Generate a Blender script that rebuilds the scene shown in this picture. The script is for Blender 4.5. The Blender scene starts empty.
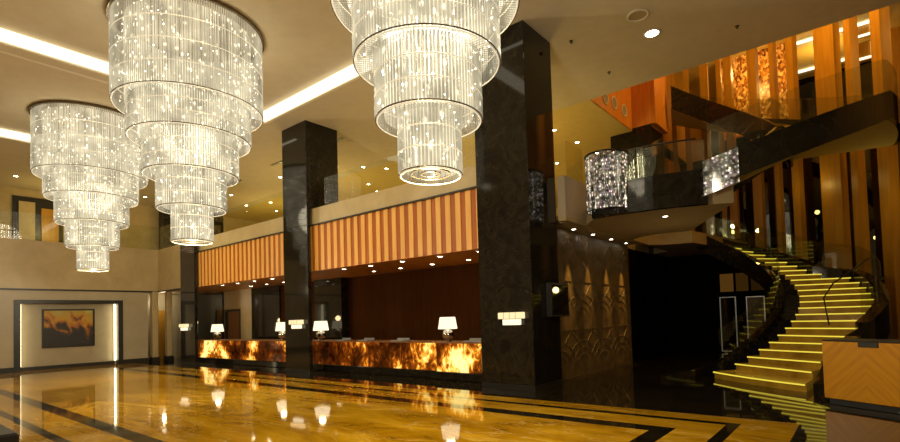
import bpy, math, random
from mathutils import Vector, Matrix
random.seed(7)
SC = bpy.context.scene
COL = SC.collection
PI = math.pi
R = math.radians

# ------------------------------------------------------------------ helpers
def link(o): COL.objects.link(o); return o

def tag(o, label=None, cat=None, group=None, kind=None):
    if label: o['label'] = label
    if cat: o['category'] = cat
    if group: o['group'] = group
    if kind: o['kind'] = kind
    return o

def empty(name, loc=(0, 0, 0), rz=0, label=None, cat=None, group=None):
    o = link(bpy.data.objects.new(name, None)); o.location = loc; o.rotation_euler = (0, 0, rz)
    o.empty_display_size = 0.1
    return tag(o, label, cat, group)

class MB:
    """collects boxes, tubes, prisms; build() links them as one mesh object"""
    def __init__(s): s.v = []; s.f = []; s.m = []; s.sm = []
    def add(s, vs, fs, mi=0, smooth=False):
        b = len(s.v); s.v += [tuple(v) for v in vs]
        for f in fs: s.f.append([b + i for i in f]); s.m.append(mi); s.sm.append(smooth)
        return s
    def hexa(s, p, mi=0):   # p: 4 bottom (ccw from above), 4 top
        return s.add(p, [(3, 2, 1, 0), (4, 5, 6, 7), (0, 1, 5, 4), (1, 2, 6, 5), (2, 3, 7, 6), (3, 0, 4, 7)], mi)
    def box(s, x0, x1, y0, y1, z0, z1, mi=0):
        x0, x1 = min(x0, x1), max(x0, x1); y0, y1 = min(y0, y1), max(y0, y1); z0, z1 = min(z0, z1), max(z0, z1)
        return s.hexa([(x0, y0, z0), (x1, y0, z0), (x1, y1, z0), (x0, y1, z0), (x0, y0, z1), (x1, y0, z1), (x1, y1, z1), (x0, y1, z1)], mi)
    def bevbox(s, x0, x1, y0, y1, z0, z1, b=.02, mi=0):
        x0, x1 = min(x0, x1), max(x0, x1); y0, y1 = min(y0, y1), max(y0, y1)
        def ring(i, z): return [(x0 + i, y0 + b, z), (x0 + b, y0 + i, z), (x1 - b, y0 + i, z), (x1 - i, y0 + b, z),
                                (x1 - i, y1 - b, z), (x1 - b, y1 - i, z), (x0 + b, y1 - i, z), (x0 + i, y1 - b, z)]
        rs = [ring(b * .9, z0), ring(0, z0 + b), ring(0, z1 - b), ring(b * .9, z1)]
        vs = sum(rs, []); fs = [tuple(range(7, -1, -1)), tuple(range(24, 32))]
        for k in range(3):
            for i in range(8):
                j = (i + 1) % 8; fs.append((k * 8 + i, k * 8 + j, k * 8 + 8 + j, k * 8 + 8 + i))
        return s.add(vs, fs, mi)
    def obox(s, c, w, d, z0, z1, a, mi=0):   # centre, width along a, depth across
        ca, sa = math.cos(a), math.sin(a)
        P = []
        for z in (z0, z1):
            for (u, v) in ((-w / 2, -d / 2), (w / 2, -d / 2), (w / 2, d / 2), (-w / 2, d / 2)):
                P.append((c[0] + u * ca - v * sa, c[1] + u * sa + v * ca, z))
        return s.hexa(P, mi)
    def prism(s, poly, z0, z1, mi=0):        # poly ccw from above
        n = len(poly)
        vs = [(x, y, z0) for x, y in poly] + [(x, y, z1) for x, y in poly]
        fs = [tuple(range(n - 1, -1, -1)), tuple(range(n, 2 * n))] + [(i, (i + 1) % n, n + (i + 1) % n, n + i) for i in range(n)]
        return s.add(vs, fs, mi)
    def lathe(s, prof, c=(0, 0, 0), n=32, mi=0, smooth=True, closed=False):
        vs = []; k = len(prof)
        for i in range(n):
            a = 2 * PI * i / n
            for r, z in prof: vs.append((c[0] + r * math.cos(a), c[1] + r * math.sin(a), c[2] + z))
        fs = []
        for i in range(n):
            j = (i + 1) % n
            for q in range(k if closed else k - 1):
                w = (q + 1) % k
                fs.append((i * k + q, j * k + q, j * k + w, i * k + w))
        return s.add(vs, fs, mi, smooth)
    def torus(s, c, Rr, r, n=48, m=6, mi=0):
        return s.lathe([(Rr + r * math.cos(2 * PI * q / m), r * math.sin(2 * PI * q / m)) for q in range(m)], c, n, mi, True, True)
    def tube(s, pts, r, m=8, mi=0, smooth=True):
        pts = [Vector(p) for p in pts]; vs = []; n = len(pts); up = Vector((0, 0, 1))
        for i, p in enumerate(pts):
            t = (pts[min(i + 1, n - 1)] - pts[max(i - 1, 0)]).normalized()
            a = t.cross(up)
            if a.length < 1e-3: a = t.cross(Vector((1, 0, 0)))
            a.normalize(); b = a.cross(t)
            for q in range(m):
                w = 2 * PI * q / m; vs.append(p + a * (r * math.cos(w)) + b * (r * math.sin(w)))
        fs = [(i * m + q, i * m + (q + 1) % m, (i + 1) * m + (q + 1) % m, (i + 1) * m + q) for i in range(n - 1) for q in range(m)]
        fs += [tuple(range(m - 1, -1, -1)), tuple(range((n - 1) * m, n * m))]
        return s.add(vs, fs, mi, smooth)
    def wallstrip(s, rows, mi=0, smooth=False):   # rows: list of cross sections (closed loops, same length)
        k = len(rows[0]); vs = sum([list(r) for r in rows], []); n = len(rows)
        fs = [(i * k + q, i * k + (q + 1) % k, (i + 1) * k + (q + 1) % k, (i + 1) * k + q) for i in range(n - 1) for q in range(k)]
        fs += [tuple(range(k - 1, -1, -1)), tuple(range((n - 1) * k, n * k))]
        return s.add(vs, fs, mi, smooth)
    def build(s, name, mat, parent=None, off=None):
        me = bpy.data.meshes.new(name)
        vs = s.v
        if off is not None: vs = [(a - off[0], b - off[1], c - off[2]) for a, b, c in vs]
        me.from_pydata(vs, [], s.f)
        for m_ in (mat if isinstance(mat, (list, tuple)) else [mat]): me.materials.append(m_)
        me.polygons.foreach_set('material_index', s.m); me.polygons.foreach_set('use_smooth', s.sm)
        me.update()
        o = link(bpy.data.objects.new(name, me))
        if parent is not None: o.parent = parent
        return o

def struct(name, mb, mat):
    o = mb.build(name, mat); o['kind'] = 'structure'; return o

def part(name, mb, mat, root):        # world-space mesh hung on a root empty without moving it
    if root.rotation_euler.z: raise ValueError
    p = root; off = [0, 0, 0]
    while p is not None: off = [off[i] + p.location[i] for i in range(3)]; p = p.parent
    return mb.build(name, mat, root, off)

def copy_tree(o, parent=None):
    c = o.copy(); COL.objects.link(c); c.parent = parent
    for ch in list(o.children): copy_tree(ch, c)
    return c

# ------------------------------------------------------------------ materials
def newmat(name):
    m = bpy.data.materials.new(name); m.use_nodes = True; nt = m.node_tree
    for n in list(nt.nodes): nt.nodes.remove(n)
    out = nt.nodes.new('ShaderNodeOutputMaterial')
    return m, nt, out
def N(nt, t, **kw):
    n = nt.nodes.new(t)
    for k, v in kw.items():
        if k.startswith('i_'): n.inputs[k[2:].replace('_', ' ')].default_value = v
        else: setattr(n, k, v)
    return n
def ramp(nt, stops, fac=None, interp='LINEAR'):
    n = nt.nodes.new('ShaderNodeValToRGB'); cr = n.color_ramp; cr.interpolation = interp
    while len(cr.elements) < len(stops): cr.elements.new(.5)
    for e, (p, c) in zip(cr.elements, stops): e.position = p; e.color = (*c, 1)
    if fac is not None: nt.links.new(fac, n.inputs[0])
    return n
def coords(nt, scale=(1, 1, 1), rot=(0, 0, 0)):
    g = N(nt, 'ShaderNodeNewGeometry'); mp = N(nt, 'ShaderNodeMapping'); nt.links.new(g.outputs['Position'], mp.inputs[0])
    mp.inputs['Scale'].default_value = scale; mp.inputs['Rotation'].default_value = rot
    return mp.outputs[0]
def ocoords(nt, scale=(1, 1, 1)):
    g = N(nt, 'ShaderNodeTexCoord'); mp = N(nt, 'ShaderNodeMapping'); nt.links.new(g.outputs['Object'], mp.inputs[0])
    mp.inputs['Scale'].default_value = scale
    return mp.outputs[0]
def plain(name, col, rough=.5, metal=0, noise=.12, nscale=3, emit=None, es=0, spec=.5, bump=0):
    m, nt, out = newmat(name)
    b = N(nt, 'ShaderNodeBsdfPrincipled'); b.inputs['Roughness'].default_value = rough; b.inputs['Metallic'].default_value = metal
    b.inputs['Specular IOR Level'].default_value = spec
    nz = N(nt, 'ShaderNodeTexNoise'); nz.inputs['Scale'].default_value = nscale; nz.inputs['Detail'].default_value = 4
    nt.links.new(coords(nt), nz.inputs['Vector'])
    lo = tuple(c * (1 - noise) for c in col); hi = tuple(min(1, c * (1 + noise)) for c in col)
    rp = ramp(nt, [(.35, lo), (.65, hi)], nz.outputs[0]); nt.links.new(rp.outputs[0], b.inputs['Base Color'])
    if emit: b.inputs['Emission Color'].default_value = (*emit, 1); b.inputs['Emission Strength'].default_value = es
    if bump:
        bp = N(nt, 'ShaderNodeBump'); bp.inputs['Strength'].default_value = bump; nt.links.new(nz.outputs[0], bp.inputs['Height']); nt.links.new(bp.outputs[0], b.inputs['Normal'])
    nt.links.new(b.outputs[0], out.inputs[0]); return m
def emis(name, col, s, sample=True):
    m, nt, out = newmat(name); e = N(nt, 'ShaderNodeEmission'); e.inputs[0].default_value = (*col, 1); e.inputs[1].default_value = s
    nt.links.new(e.outputs[0], out.inputs[0])
    if not sample: m.cycles.emission_sampling = 'NONE'
    return m
def veined(name, stops, rough, scale=.9, stretch=(1, 1, 1), dist=2.5, vein=None, vstr=.5, spec=.5, vscale=1.3, tile=None):
    m, nt, out = newmat(name); co = coords(nt, stretch)
    b = N(nt, 'ShaderNodeBsdfPrincipled'); b.inputs['Roughness'].default_value = rough; b.inputs['Specular IOR Level'].default_value = spec
    nz = N(nt, 'ShaderNodeTexNoise'); nz.inputs['Scale'].default_value = scale; nz.inputs['Detail'].default_value = 7; nz.inputs['Roughness'].default_value = .65; nz.inputs['Distortion'].default_value = dist
    nt.links.new(co, nz.inputs['Vector']); rp = ramp(nt, stops, nz.outputs[0]); c = rp.outputs[0]
    if vein:
        n2 = N(nt, 'ShaderNodeTexNoise'); n2.inputs['Scale'].default_value = vscale; n2.inputs['Detail'].default_value = 5; n2.inputs['Distortion'].default_value = 1.2
        nt.links.new(co, n2.inputs['Vector'])
        r2 = ramp(nt, [(.485, (0, 0, 0)), (.5, (1, 1, 1)), (.515, (0, 0, 0))], n2.outputs[0])
        mm = N(nt, 'ShaderNodeMath', operation='MULTIPLY'); mm.inputs[1].default_value = vstr; nt.links.new(r2.outputs[0], mm.inputs[0])
        mx = N(nt, 'ShaderNodeMixRGB'); nt.links.new(mm.outputs[0], mx.inputs[0]); nt.links.new(c, mx.inputs[1]); mx.inputs[2].default_value = (*vein, 1); c = mx.outputs[0]
    nt.links.new(c, b.inputs['Base Color']); nt.links.new(b.outputs[0], out.inputs[0]); return m
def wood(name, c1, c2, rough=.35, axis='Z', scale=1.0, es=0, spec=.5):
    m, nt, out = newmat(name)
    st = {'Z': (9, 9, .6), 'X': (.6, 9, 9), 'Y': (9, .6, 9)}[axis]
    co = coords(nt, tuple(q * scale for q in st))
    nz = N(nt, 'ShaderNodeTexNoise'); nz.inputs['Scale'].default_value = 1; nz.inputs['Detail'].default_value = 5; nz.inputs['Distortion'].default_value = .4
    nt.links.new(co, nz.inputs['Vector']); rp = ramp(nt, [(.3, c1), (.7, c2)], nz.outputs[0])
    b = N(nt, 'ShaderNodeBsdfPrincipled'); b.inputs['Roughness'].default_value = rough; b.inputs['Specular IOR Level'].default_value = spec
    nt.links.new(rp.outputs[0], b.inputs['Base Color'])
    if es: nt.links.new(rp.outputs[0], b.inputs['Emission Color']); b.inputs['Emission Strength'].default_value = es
    nt.links.new(b.outputs[0], out.inputs[0]); return m
def glass(name, tint=(.93, .95, .88), base=.03, rough=0.0, gcol=(1, 1, 1)):
    m, nt, out = newmat(name)
    t = N(nt, 'ShaderNodeBsdfTransparent'); t.inputs[0].default_value = (*tint, 1)
    g = N(nt, 'ShaderNodeBsdfGlossy'); g.inputs['Roughness'].default_value = rough; g.inputs[0].default_value = (*gcol, 1)
    fr = N(nt, 'ShaderNodeFresnel'); fr.inputs[0].default_value = 1.5
    ad = N(nt, 'ShaderNodeMath', operation='ADD'); ad.inputs[1].default_value = base; ad.use_clamp = True; nt.links.new(fr.outputs[0], ad.inputs[0])
    ge = N(nt, 'ShaderNodeNewGeometry'); iv = N(nt, 'ShaderNodeMath', operation='SUBTRACT'); iv.inputs[0].default_value = 1; nt.links.new(ge.outputs['Backfacing'], iv.inputs[1])
    mu = N(nt, 'ShaderNodeMath', operation='MULTIPLY'); nt.links.new(ad.outputs[0], mu.inputs[0]); nt.links.new(iv.outputs[0], mu.inputs[1]); ad = mu
    mx = N(nt, 'ShaderNodeMixShader'); nt.links.new(ad.outputs[0], mx.inputs[0]); nt.links.new(t.outputs[0], mx.inputs[1]); nt.links.new(g.outputs[0], mx.inputs[2])
    nt.links.new(mx.outputs[0], out.inputs[0]); return m

M = {}
M['gold'] = veined('gold_marble', [(.28, (.20, .085, .002)), (.45, (.44, .215, .005)), (.6, (.62, .335, .012)), (.78, (.85, .54, .08))], .045, scale=.55, stretch=(.55, 1.7, 1), dist=1.6, vein=(.85, .6, .2), vstr=.35, vscale=.9)
M['black'] = veined('black_marble', [(.3, (.006, .005, .004)), (.7, (.022, .018, .012))], .06, scale=1.6, vein=(.16, .13, .08), vstr=.07, vscale=1.1, spec=.38)
M['blackfloor'] = veined('black_floor_marble', [(.3, (.008, .006, .003)), (.7, (.028, .02, .010))], .035, scale=1.2, vein=(.2, .15, .08), vstr=.1, vscale=.8)
M['inlay'] = plain('dark_inlay_marble', (.016, .012, .006), .06, noise=.4, spec=.3)
M['ceil'] = plain('ceiling_plaster', (.60, .52, .36), .85, noise=.03)
M['ceil_y'] = plain('gallery_ceiling_plaster', (.66, .50, .16), .8, noise=.03)
M['soffit'] = plain('grey_beige_plaster', (.42, .32, .17), .8, noise=.04)
M['cream'] = veined('cream_stone', [(.3, (.48, .36, .17)), (.7, (.60, .47, .25))], .35, scale=1.2, dist=.6)
M['wallleft'] = veined('beige_wall_stone', [(.3, (.42, .35, .22)), (.7, (.52, .44, .29))], .4, scale=1.0, dist=.4)
M['greyp'] = veined('grey_parapet_stone', [(.3, (.34, .27, .19)), (.7, (.44, .36, .26))], .35, scale=1.2, dist=.6)
M['band'] = plain('black_trim_and_gap_shade', (.015, .013, .010), .4)  # black trim colour; on the parapet strip it stands for gap shade
M['brown'] = wood('dark_brown_panel', (.034, .010, .0015), (.052, .016, .002), .9, spec=.04)
M['door'] = wood('brown_door_wood', (.22, .09, .03), (.30, .13, .045), .4)
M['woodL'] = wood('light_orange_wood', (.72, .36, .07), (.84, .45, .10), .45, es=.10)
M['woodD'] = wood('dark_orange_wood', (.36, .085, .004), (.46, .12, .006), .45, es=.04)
M['woodfin'] = wood('amber_fin_wood', (.42, .20, .015), (.56, .28, .025), .4)
M['woodpanel'] = wood('orange_lining_wood', (.60, .21, .02), (.78, .32, .05), .4)
M['soffwood'] = wood('soffit_wood', (.42, .15, .02), (.60, .24, .04), .3, axis='Y')
M['chrome'] = plain('dark_chrome', (.45, .42, .38), .12, 1, noise=.05)
M['metal'] = plain('dark_bronze_metal', (.06, .05, .035), .3, .8, noise=.1)
M['blackmat'] = plain('matt_black', (.010, .009, .008), .5, noise=.1)
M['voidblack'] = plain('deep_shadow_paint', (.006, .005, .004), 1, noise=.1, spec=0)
M['grey'] = plain('grey_tray_plastic', (.30, .30, .29), .35, noise=.05)
M['white_trim'] = plain('white_trim_paint', (.75, .68, .52), .5, noise=.02)
M['glass'] = glass('clear_glass')
M['glassR'] = glass('reflective_curved_glass', (.9, .92, .82), .05)
M['glassD'] = glass('smoked_glass', (.22, .18, .09), .05)
M['cove'] = emis('cove_light', (1, .88, .62), 2.0)
M['lampwhite'] = emis('downlight_lens', (1, .92, .75), 30, False)
M['led'] = emis('stair_led', (.95, .74, .07), .95)
M['nled'] = emis('niche_led', (1, .86, .52), 7)
M['shade'] = emis('lit_lamp_shade', (1, .85, .55), 1.5)
M['sconce'] = emis('lit_sconce_glass', (1, .76, .40), 1.25)

# ------------------------------------------------------------------ camera
cd = bpy.data.cameras.new('camera'); cam = link(bpy.data.objects.new('camera', cd)); SC.camera = cam
yaw, pit, rol = -0.9010171866570278, 0.03450248453220861, -0.030030703099258323
fw = Vector((math.cos(yaw) * math.cos(pit), math.sin(yaw) * math.cos(pit), math.sin(pit)))
rt = fw.cross(Vector((0, 0, 1))).normalized(); up = rt.cross(fw)
r2 = rt * math.cos(rol) + up * math.sin(rol); u2 = -rt * math.sin(rol) + up * math.cos(rol)
mat = Matrix((r2, u2, -fw)).transposed().to_4x4(); mat.translation = (0, 0, 1.8); cam.matrix_world = mat
cd.sensor_width = 36; cd.lens = 36 * 500.63 / 900; cd.shift_x = -17.63 / 900; cd.shift_y = 79.12 / 900
cd.clip_start = .05; cd.clip_end = 200

# ------------------------------------------------------------------ dimensions
ZC = 8.95          # ceiling soffit
ZT = 9.20          # tray ceiling
ZG = 3.64          # gallery slab underside
ZF = 4.70          # upper floor level
YG = -10.5         # gallery edge plane
CX, CY = 4.8, -17.6   # stair centre
def P(r, a, z=None):
    a = R(a); p = (CX + r * math.cos(a), CY + r * math.sin(a)); return p if z is None else (*p, z)

# ------------------------------------------------------------------ floor
xs = [-9, .87, 1.60, 1.78, 2.36, 2.66, 26.2, 26.5, 27.3, 27.45, 34]
ys = [-32, -9.30, -8.84, -8.66, -8.05, -7.70, -3.22, -2.93, -2.36, -2.2, 7]
fl = MB()
for i in range(len(xs) - 1):
    for j in range(len(ys) - 1):
        cx, cy = (xs[i] + xs[i + 1]) / 2, (ys[j] + ys[j + 1]) / 2
        mi = 1
        if cy > -9.30 and cx > .87:
            mi = 0
            inthin = 1.60 < cx < 27.45 and -8.84 < cy < -2.2
            inthin2 = 1.78 < cx < 27.3 and -8.66 < cy < -2.36
            inthk = 2.36 < cx < 26.5 and -8.05 < cy < -2.93
            inthk2 = 2.66 < cx < 26.2 and -7.70 < cy < -3.22
            if (inthin and not inthin2) or (inthk and not inthk2): mi = 2
        a, b, c, d = (xs[i], ys[j], 0), (xs[i + 1], ys[j], 0), (xs[i + 1], ys[j + 1], 0), (xs[i], ys[j + 1], 0)
        fl.add([a, b, c, d], [(0, 1, 2, 3)], mi)
struct('floor', fl, [M['gold'], M['blackfloor'], M['inlay']])

# ------------------------------------------------------------------ ceiling with lit trays
cl = MB()
trays = [(.6, 8.45), (8.75, 16.55), (16.95, 24.75)]
TY0, TY1 = -9.55, 2.6
xs = [-9] + [q for t in trays for q in t] + [34]
def quad_dn(mb, x0, x1, y0, y1, z, mi=0): mb.add([(x0, y0, z), (x0, y1, z), (x1, y1, z), (x1, y0, z)], [(0, 1, 2, 3)], mi)
cl.box(-9, 34, TY1, 7, ZC, ZC + .5, 0)
for i in range(0, len(xs), 2): cl.box(xs[i], xs[i + 1], TY0, TY1, ZC, ZC + .5, 0)
cl.box(-9, 34, -15.6, TY0, ZC, ZC + .5, 0)
for x0, x1 in trays: cl.box(x0 - .05, x1 + .05, TY0 - .05, TY1 + .05, ZT + .02, ZT + .5, 0)
cl.box(6.9, 36, -40, -15.6, ZC, ZC + .5, 1)
struct('ceiling', cl, [M['ceil'], M['ceil_y']])
# cove ledges: a pale lip and a glowing strip on every side of each tray
for k, (x0, x1) in enumerate(trays):
    lip = MB()
    lip.box(x1 - .09, x1 - .002, TY0, TY1, ZC + .002, ZC + .04); lip.box(x0, x0 + .12, TY0, TY1, ZC + .002, ZC + .05)
    lip.box(x0 + .12, x1 - .09, TY0, TY0 + .09, ZC + .002, ZC + .04); lip.box(x0 + .12, x1 - .30, TY1 - .2, TY1, ZC + .002, ZC + .05)
    struct('trim_%d' % (k + 1), lip, M['white_trim'])
    t = empty('cove_light', ((x0 + x1) / 2, (TY0 + TY1) / 2, ZC), 0,
              ['warm cove light strip edging the ceiling tray over the nearest chandelier',
               'warm cove light strip edging the ceiling tray over the middle chandelier',
               'warm cove light strip edging the ceiling tray over the farthest chandelier'][k], 'cove light', 'cove lights of the ceiling trays')
    s = MB(); s.box(x1 - .34, x1 - .01, TY0 + .34, TY1 - .2, ZC + .07, ZT); part('light_strip', s, M['cove'], t)
    s = MB(); s.box(x0 + .2, x1 - .01, TY0 + .01, TY0 + .34, ZC + .07, ZT); part('light_strip', s, M['cove'], t)

# ------------------------------------------------------------------ outer shell
w = MB(); w.box(-9.3, -9, -32, 7, 0, 14.4); struct('wall_right', w, M['soffit'])
w = MB(); w.box(-9, 34, 7, 7.3, 0, 9.4); struct('wall_front', w, M['wallleft'])
# left wall with a niche opening
w = MB(); X = 29.0
w.box(X, X + .25, -4.80, 7, 0, ZG); w.box(X, X + .25, -10.0, -8.88, 0, ZG); w.box(X, X + .25, -8.88, -4.80, 3.16, ZG)
w.box(X + .6, X + .7, -8.9, -4.8, 0, 3.2); w.box(X + .25, X + .7, -8.98, -8.88, 0, 3.2); w.box(X + .25, X + .7, -4.8, -4.7, 0, 3.2)
struct('wall_left', w, M['wallleft'])
b = MB(); b.box(X - .03, X - .001, -4.80, 7, 0, .22); b.box(X - .03, X - .001, -10.0, -8.88, 0, .22); b.box(X + .52, X + .599, -8.68, -5.0, 0, .16)
struct('baseboard_left', b, M['band'])
t = MB()
t.box(X - .06, X + .3, -5.02, -4.80, 0, 3.16); t.box(X - .06, X + .3, -8.88, -8.68, 0, 3.16); t.box(X - .06, X + .3, -8.68, -5.02, 3.0, 3.16)
struct('trim_4', t, M['band'])
nl = empty('niche_light', (X + .4, -6.8, 0), 0, 'glowing warm light strips edging the niche around the abstract painting', 'niche light')
for y in (-5.06, -8.64):
    s = MB(); s.box(X + .30, X + .34, y - .03, y + .03, .2, 2.98); part('light_strip', s, M['nled'], nl)

# beyond the left wall: pilasters and a dim corridor
w = MB(); w.box(31.2, 31.4, -14, -9.0, 0, ZG); w.box(29.25, 31.2, -9.3, -9.2, 0, ZG); struct('wall_corridor', w, M['wallleft'])
for k, (y0, y1) in enumerate(((-10.48, -10.2), (-11.15, -10.9), (-11.95, -11.75))):
    p = MB(); p.bevbox(28.95, 29.3, y0, y1, .22, ZG, .03); pb = MB(); pb.box(28.9, 29.34, y0 - .04, y1 + .04, 0, .22)
    e = empty('pilaster', (29.1, (y0 + y1) / 2, 0), 0, ['pale stone pilaster beside the end of the left wall', 'pale stone pilaster in the middle of the corridor opening', 'pale stone pilaster next to the farthest black column'][k], 'pilaster', 'pale pilasters of the corridor opening')
    part('shaft', p, M['cream'], e); part('base', pb, M['band'], e)
d = MB(); d.box(31.1, 31.2, -11.9, -10.9, 0, 2.7); d1 = struct('door_1', d, M['woodfin'])
h = MB(); h.box(31.05, 31.1, -11.8, -11.74, .9, 1.4); h.build('handle', M['chrome'], d1)

# ------------------------------------------------------------------ gallery slab and parapets
g = MB()
g.box(6.95, 36, -40, YG - .25, ZG + .02, ZF, 0)          # slab
g.box(28.75 + .25 + .25, 36, YG, 7, ZG + .02, ZF, 0)
struct('floor_gallery', g, M['soffit'])
# cream parapet over the counters
g = MB(); g.box(6.4, 29.25, YG - .25, YG, 5.24, 5.83); g.box(25.4, 29.25, YG - .25, YG, ZG, 5.24); g.box(6.4, 25.4, YG - .25, YG - .12, ZG, 5.24)
struct('wall_parapet', g, M['cream'])
g = MB(); g.box(29.0, 29.25, YG, 7, ZG, 5.83); struct('wall_parapet_left', g, M['cream'])
g = MB(); g.box(28.97, 29.0, YG, 7, ZG - .06, ZG + .02); g.box(25.4, 29.0, YG, YG + .03, ZG - .06, ZG + .02); struct('trim_5', g, M['band'])  # dark strip standing in for the shaded gap under the parapet
g = MB(); g.box(5.9, 6.12, -13.0, -11.62, 4.32, 5.38); struct('wall_parapet_right', g, M['greyp'])
# timber soffit over the desks
g = MB(); g.box(7.7, 28.9, -13.4, YG - .01, ZG - .03, ZG + .02); struct('ceiling_soffit', g, M['soffwood'])

# back wall behind the desks
g = MB(); g.box(7.0, 24.6, -13.6, -13.3, 0, ZG); struct('wall_back', g, M['brown'])
g = MB(); g.box(24.6, 25.88, -13.6, -13.3, 0, ZG); g.box(25.88, 27.62, -13.6, -13.3, 2.62, ZG); g.box(27.62, 27.7, -13.6, -13.3, 0, ZG)
struct('wall_back_beige', g, M['cream'])
g = MB(); g.box(27.7, 31.2, -13.6, -13.2, 0, ZG); struct('wall_back_pier', g, M['black'])
g = MB(); g.box(16.9, 18.8, -13.3, -12.95, 0, ZG); struct('wall_pier', g, M['black'])
g = MB(); g.box(22.0, 24.6, -13.3, -13.22, 0, ZG); struct('wall_panel', g, M['black'])
d = MB(); d.box(26.0, 27.5, -13.50, -13.40, 0, 2.5); d2 = struct('door_2', d, M['door'])
h = MB(); h.box(25.88, 26.0, -13.52, -13.28, 0, 2.62); h.box(27.5, 27.62, -13.52, -13.28, 0, 2.62); h.box(26.0, 27.5, -13.52, -13.28, 2.5, 2.62); h.build('door_frame', M['band'], d2)
h = MB(); h.tube([(26.15, -13.38, 1.1), (26.15, -13.32, 1.1), (26.3, -13.32, 1.1)], .015); h.build('handle', M['chrome'], d2)

# far upper gallery walls
g = MB(); g.box(33, 33.3, -40, 7, ZF, ZC); g.box(6.9, 33, -30.3, -30, ZF, ZC); struct('wall_gallery', g, M['cream'])
g = MB(); g.box(32.92, 33.02, -7.4, -5.4, ZF, 8.55); struct('trim_6', g, M['band'])
d = MB(); d.box(32.84, 32.93, -6.25, -5.62, ZF, 8.3); struct('door_3', d, M['cream'])
d = MB(); d.box(32.84, 32.93, -7.2, -6.5, ZF, 8.05); struct('door_4', d, M['woodfin'])
g = MB(); g.box(32.3, 33, -12.9, -12.0, ZF, ZC); struct('wall_gallery_pier', g, M['black'])

# ------------------------------------------------------------------ big black columns
def column(x0, x1, y0, y1, label, z0=0, z1=ZC):
    e = empty('marble_column', ((x0 + x1) / 2, (y0 + y1) / 2, z0), 0, label, 'column', 'black marble columns')
    m = MB(); m.bevbox(x0, x1, y0, y1, z0 + (.14 if z0 == 0 else 0), z1, .015); part('shaft', m, M['black'], e)
    if z0 == 0:
        m = MB(); m.bevbox(x0 - .004, x1 + .004, y0 - .004, y1 + .004, 0, .14, .003); part('base', m, M['band'], e)
    return e
column(6.16, 7.72, -11.60, -10.24, 'huge polished black marble column at the near end of the desks')
cB = column(15.19, 16.70, -10.38, -10.24, 'polished black marble column between the two reception desk bays')
m_ = MB(); m_.bevbox(15.19, 16.70, -11.62, -10.76, 5.25, ZC, .015); part('rear_shaft', m_, M['black'], cB)
m_ = MB(); m_.bevbox(15.19, 16.70, -10.76, -10.38, 5.84, ZC, .015); part('rear_shaft', m_, M['black'], cB)
cA = column(24.12, 25.64, -10.38, -10.24, 'polished black marble column at the far end of the desks, beside the corridor')
m_ = MB(); m_.bevbox(24.12, 25.64, -11.62, -10.38, 5.84, ZC, .015); part('rear_shaft', m_, M['black'], cA)
column(6.17, 7.78, -21.0, -19.47, 'black column topped by orange wood behind the curved landing', ZF, 9.05)

# sconces
def sconce(xc, label):
    y = -10.24
    e = empty('wall_sconce', (xc, y, 1.72), 0, label, 'wall light', 'stepped sconces on the black columns')
    a = MB(); a.bevbox(xc - .34, xc + .34, y, y + .17, 1.735, 1.89, .01); part('upper_shade', a, M['sconce'], e)
    a = MB(); a.bevbox(xc - .23, xc + .23, y, y + .14, 1.585, 1.725, .01); part('lower_shade', a, M['shade'], e)
    a = MB(); a.box(xc - .345, xc + .345, y, y + .175, 1.724, 1.736)
    for q in (-.17, 0, .17): a.box(xc + q - .004, xc + q + .004, y + .168, y + .174, 1.736, 1.888)
    part('metal_frame', a, M['metal'], e)
sconce(6.71, 'lit two-tier sconce on the huge near column')
sconce(15.84, 'lit two-tier sconce on the column between the desk bays')
sconce(25.1, 'lit two-tier sconce on the farthest column by the corridor')

# display on the side face of the near column
e = empty('wall_display', (6.16, -11.2, 1.9), 0, 'dark rectangular display panel on the side of the huge near column', 'display')
a = MB(); a.bevbox(6.02, 6.16, -11.85, -10.9, 1.75, 2.6, .01); part('casing', a, M['blackmat'], e)
a = MB(); a.box(6.012, 6.02, -11.8, -10.95, 1.8, 2.55); part('screen', a, M['blackfloor'], e)

# ------------------------------------------------------------------ slatted fascias
def fascia(x0, x1, label):
    e = empty('slatted_fascia', ((x0 + x1) / 2, YG, ZG), 0, label, 'fascia', 'striped wood fascias over the desks')
    a = MB(); a.box(x0, x1, YG - .12, YG - .0, ZG - .04, 5.2); part('backing_panel', a, M['woodD'], e)
    a = MB(); n = round((x1 - x0) / .355); p = (x1 - x0) / n
    for i in range(n): a.bevbox(x0 + i * p + .02, x0 + i * p + .02 + p * .5, YG, YG + .025, ZG - .04, 5.2, .004)
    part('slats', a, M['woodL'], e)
    a = MB(); a.box(x0, x1, YG - .0, YG + .1, 5.2, 5.24); part('top_rail', a, M['band'], e)
fascia(7.72, 15.62, 'orange striped wood fascia above the near reception desk')
fascia(16.75, 24.75, 'orange striped wood fascia above the far reception desk')

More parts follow.
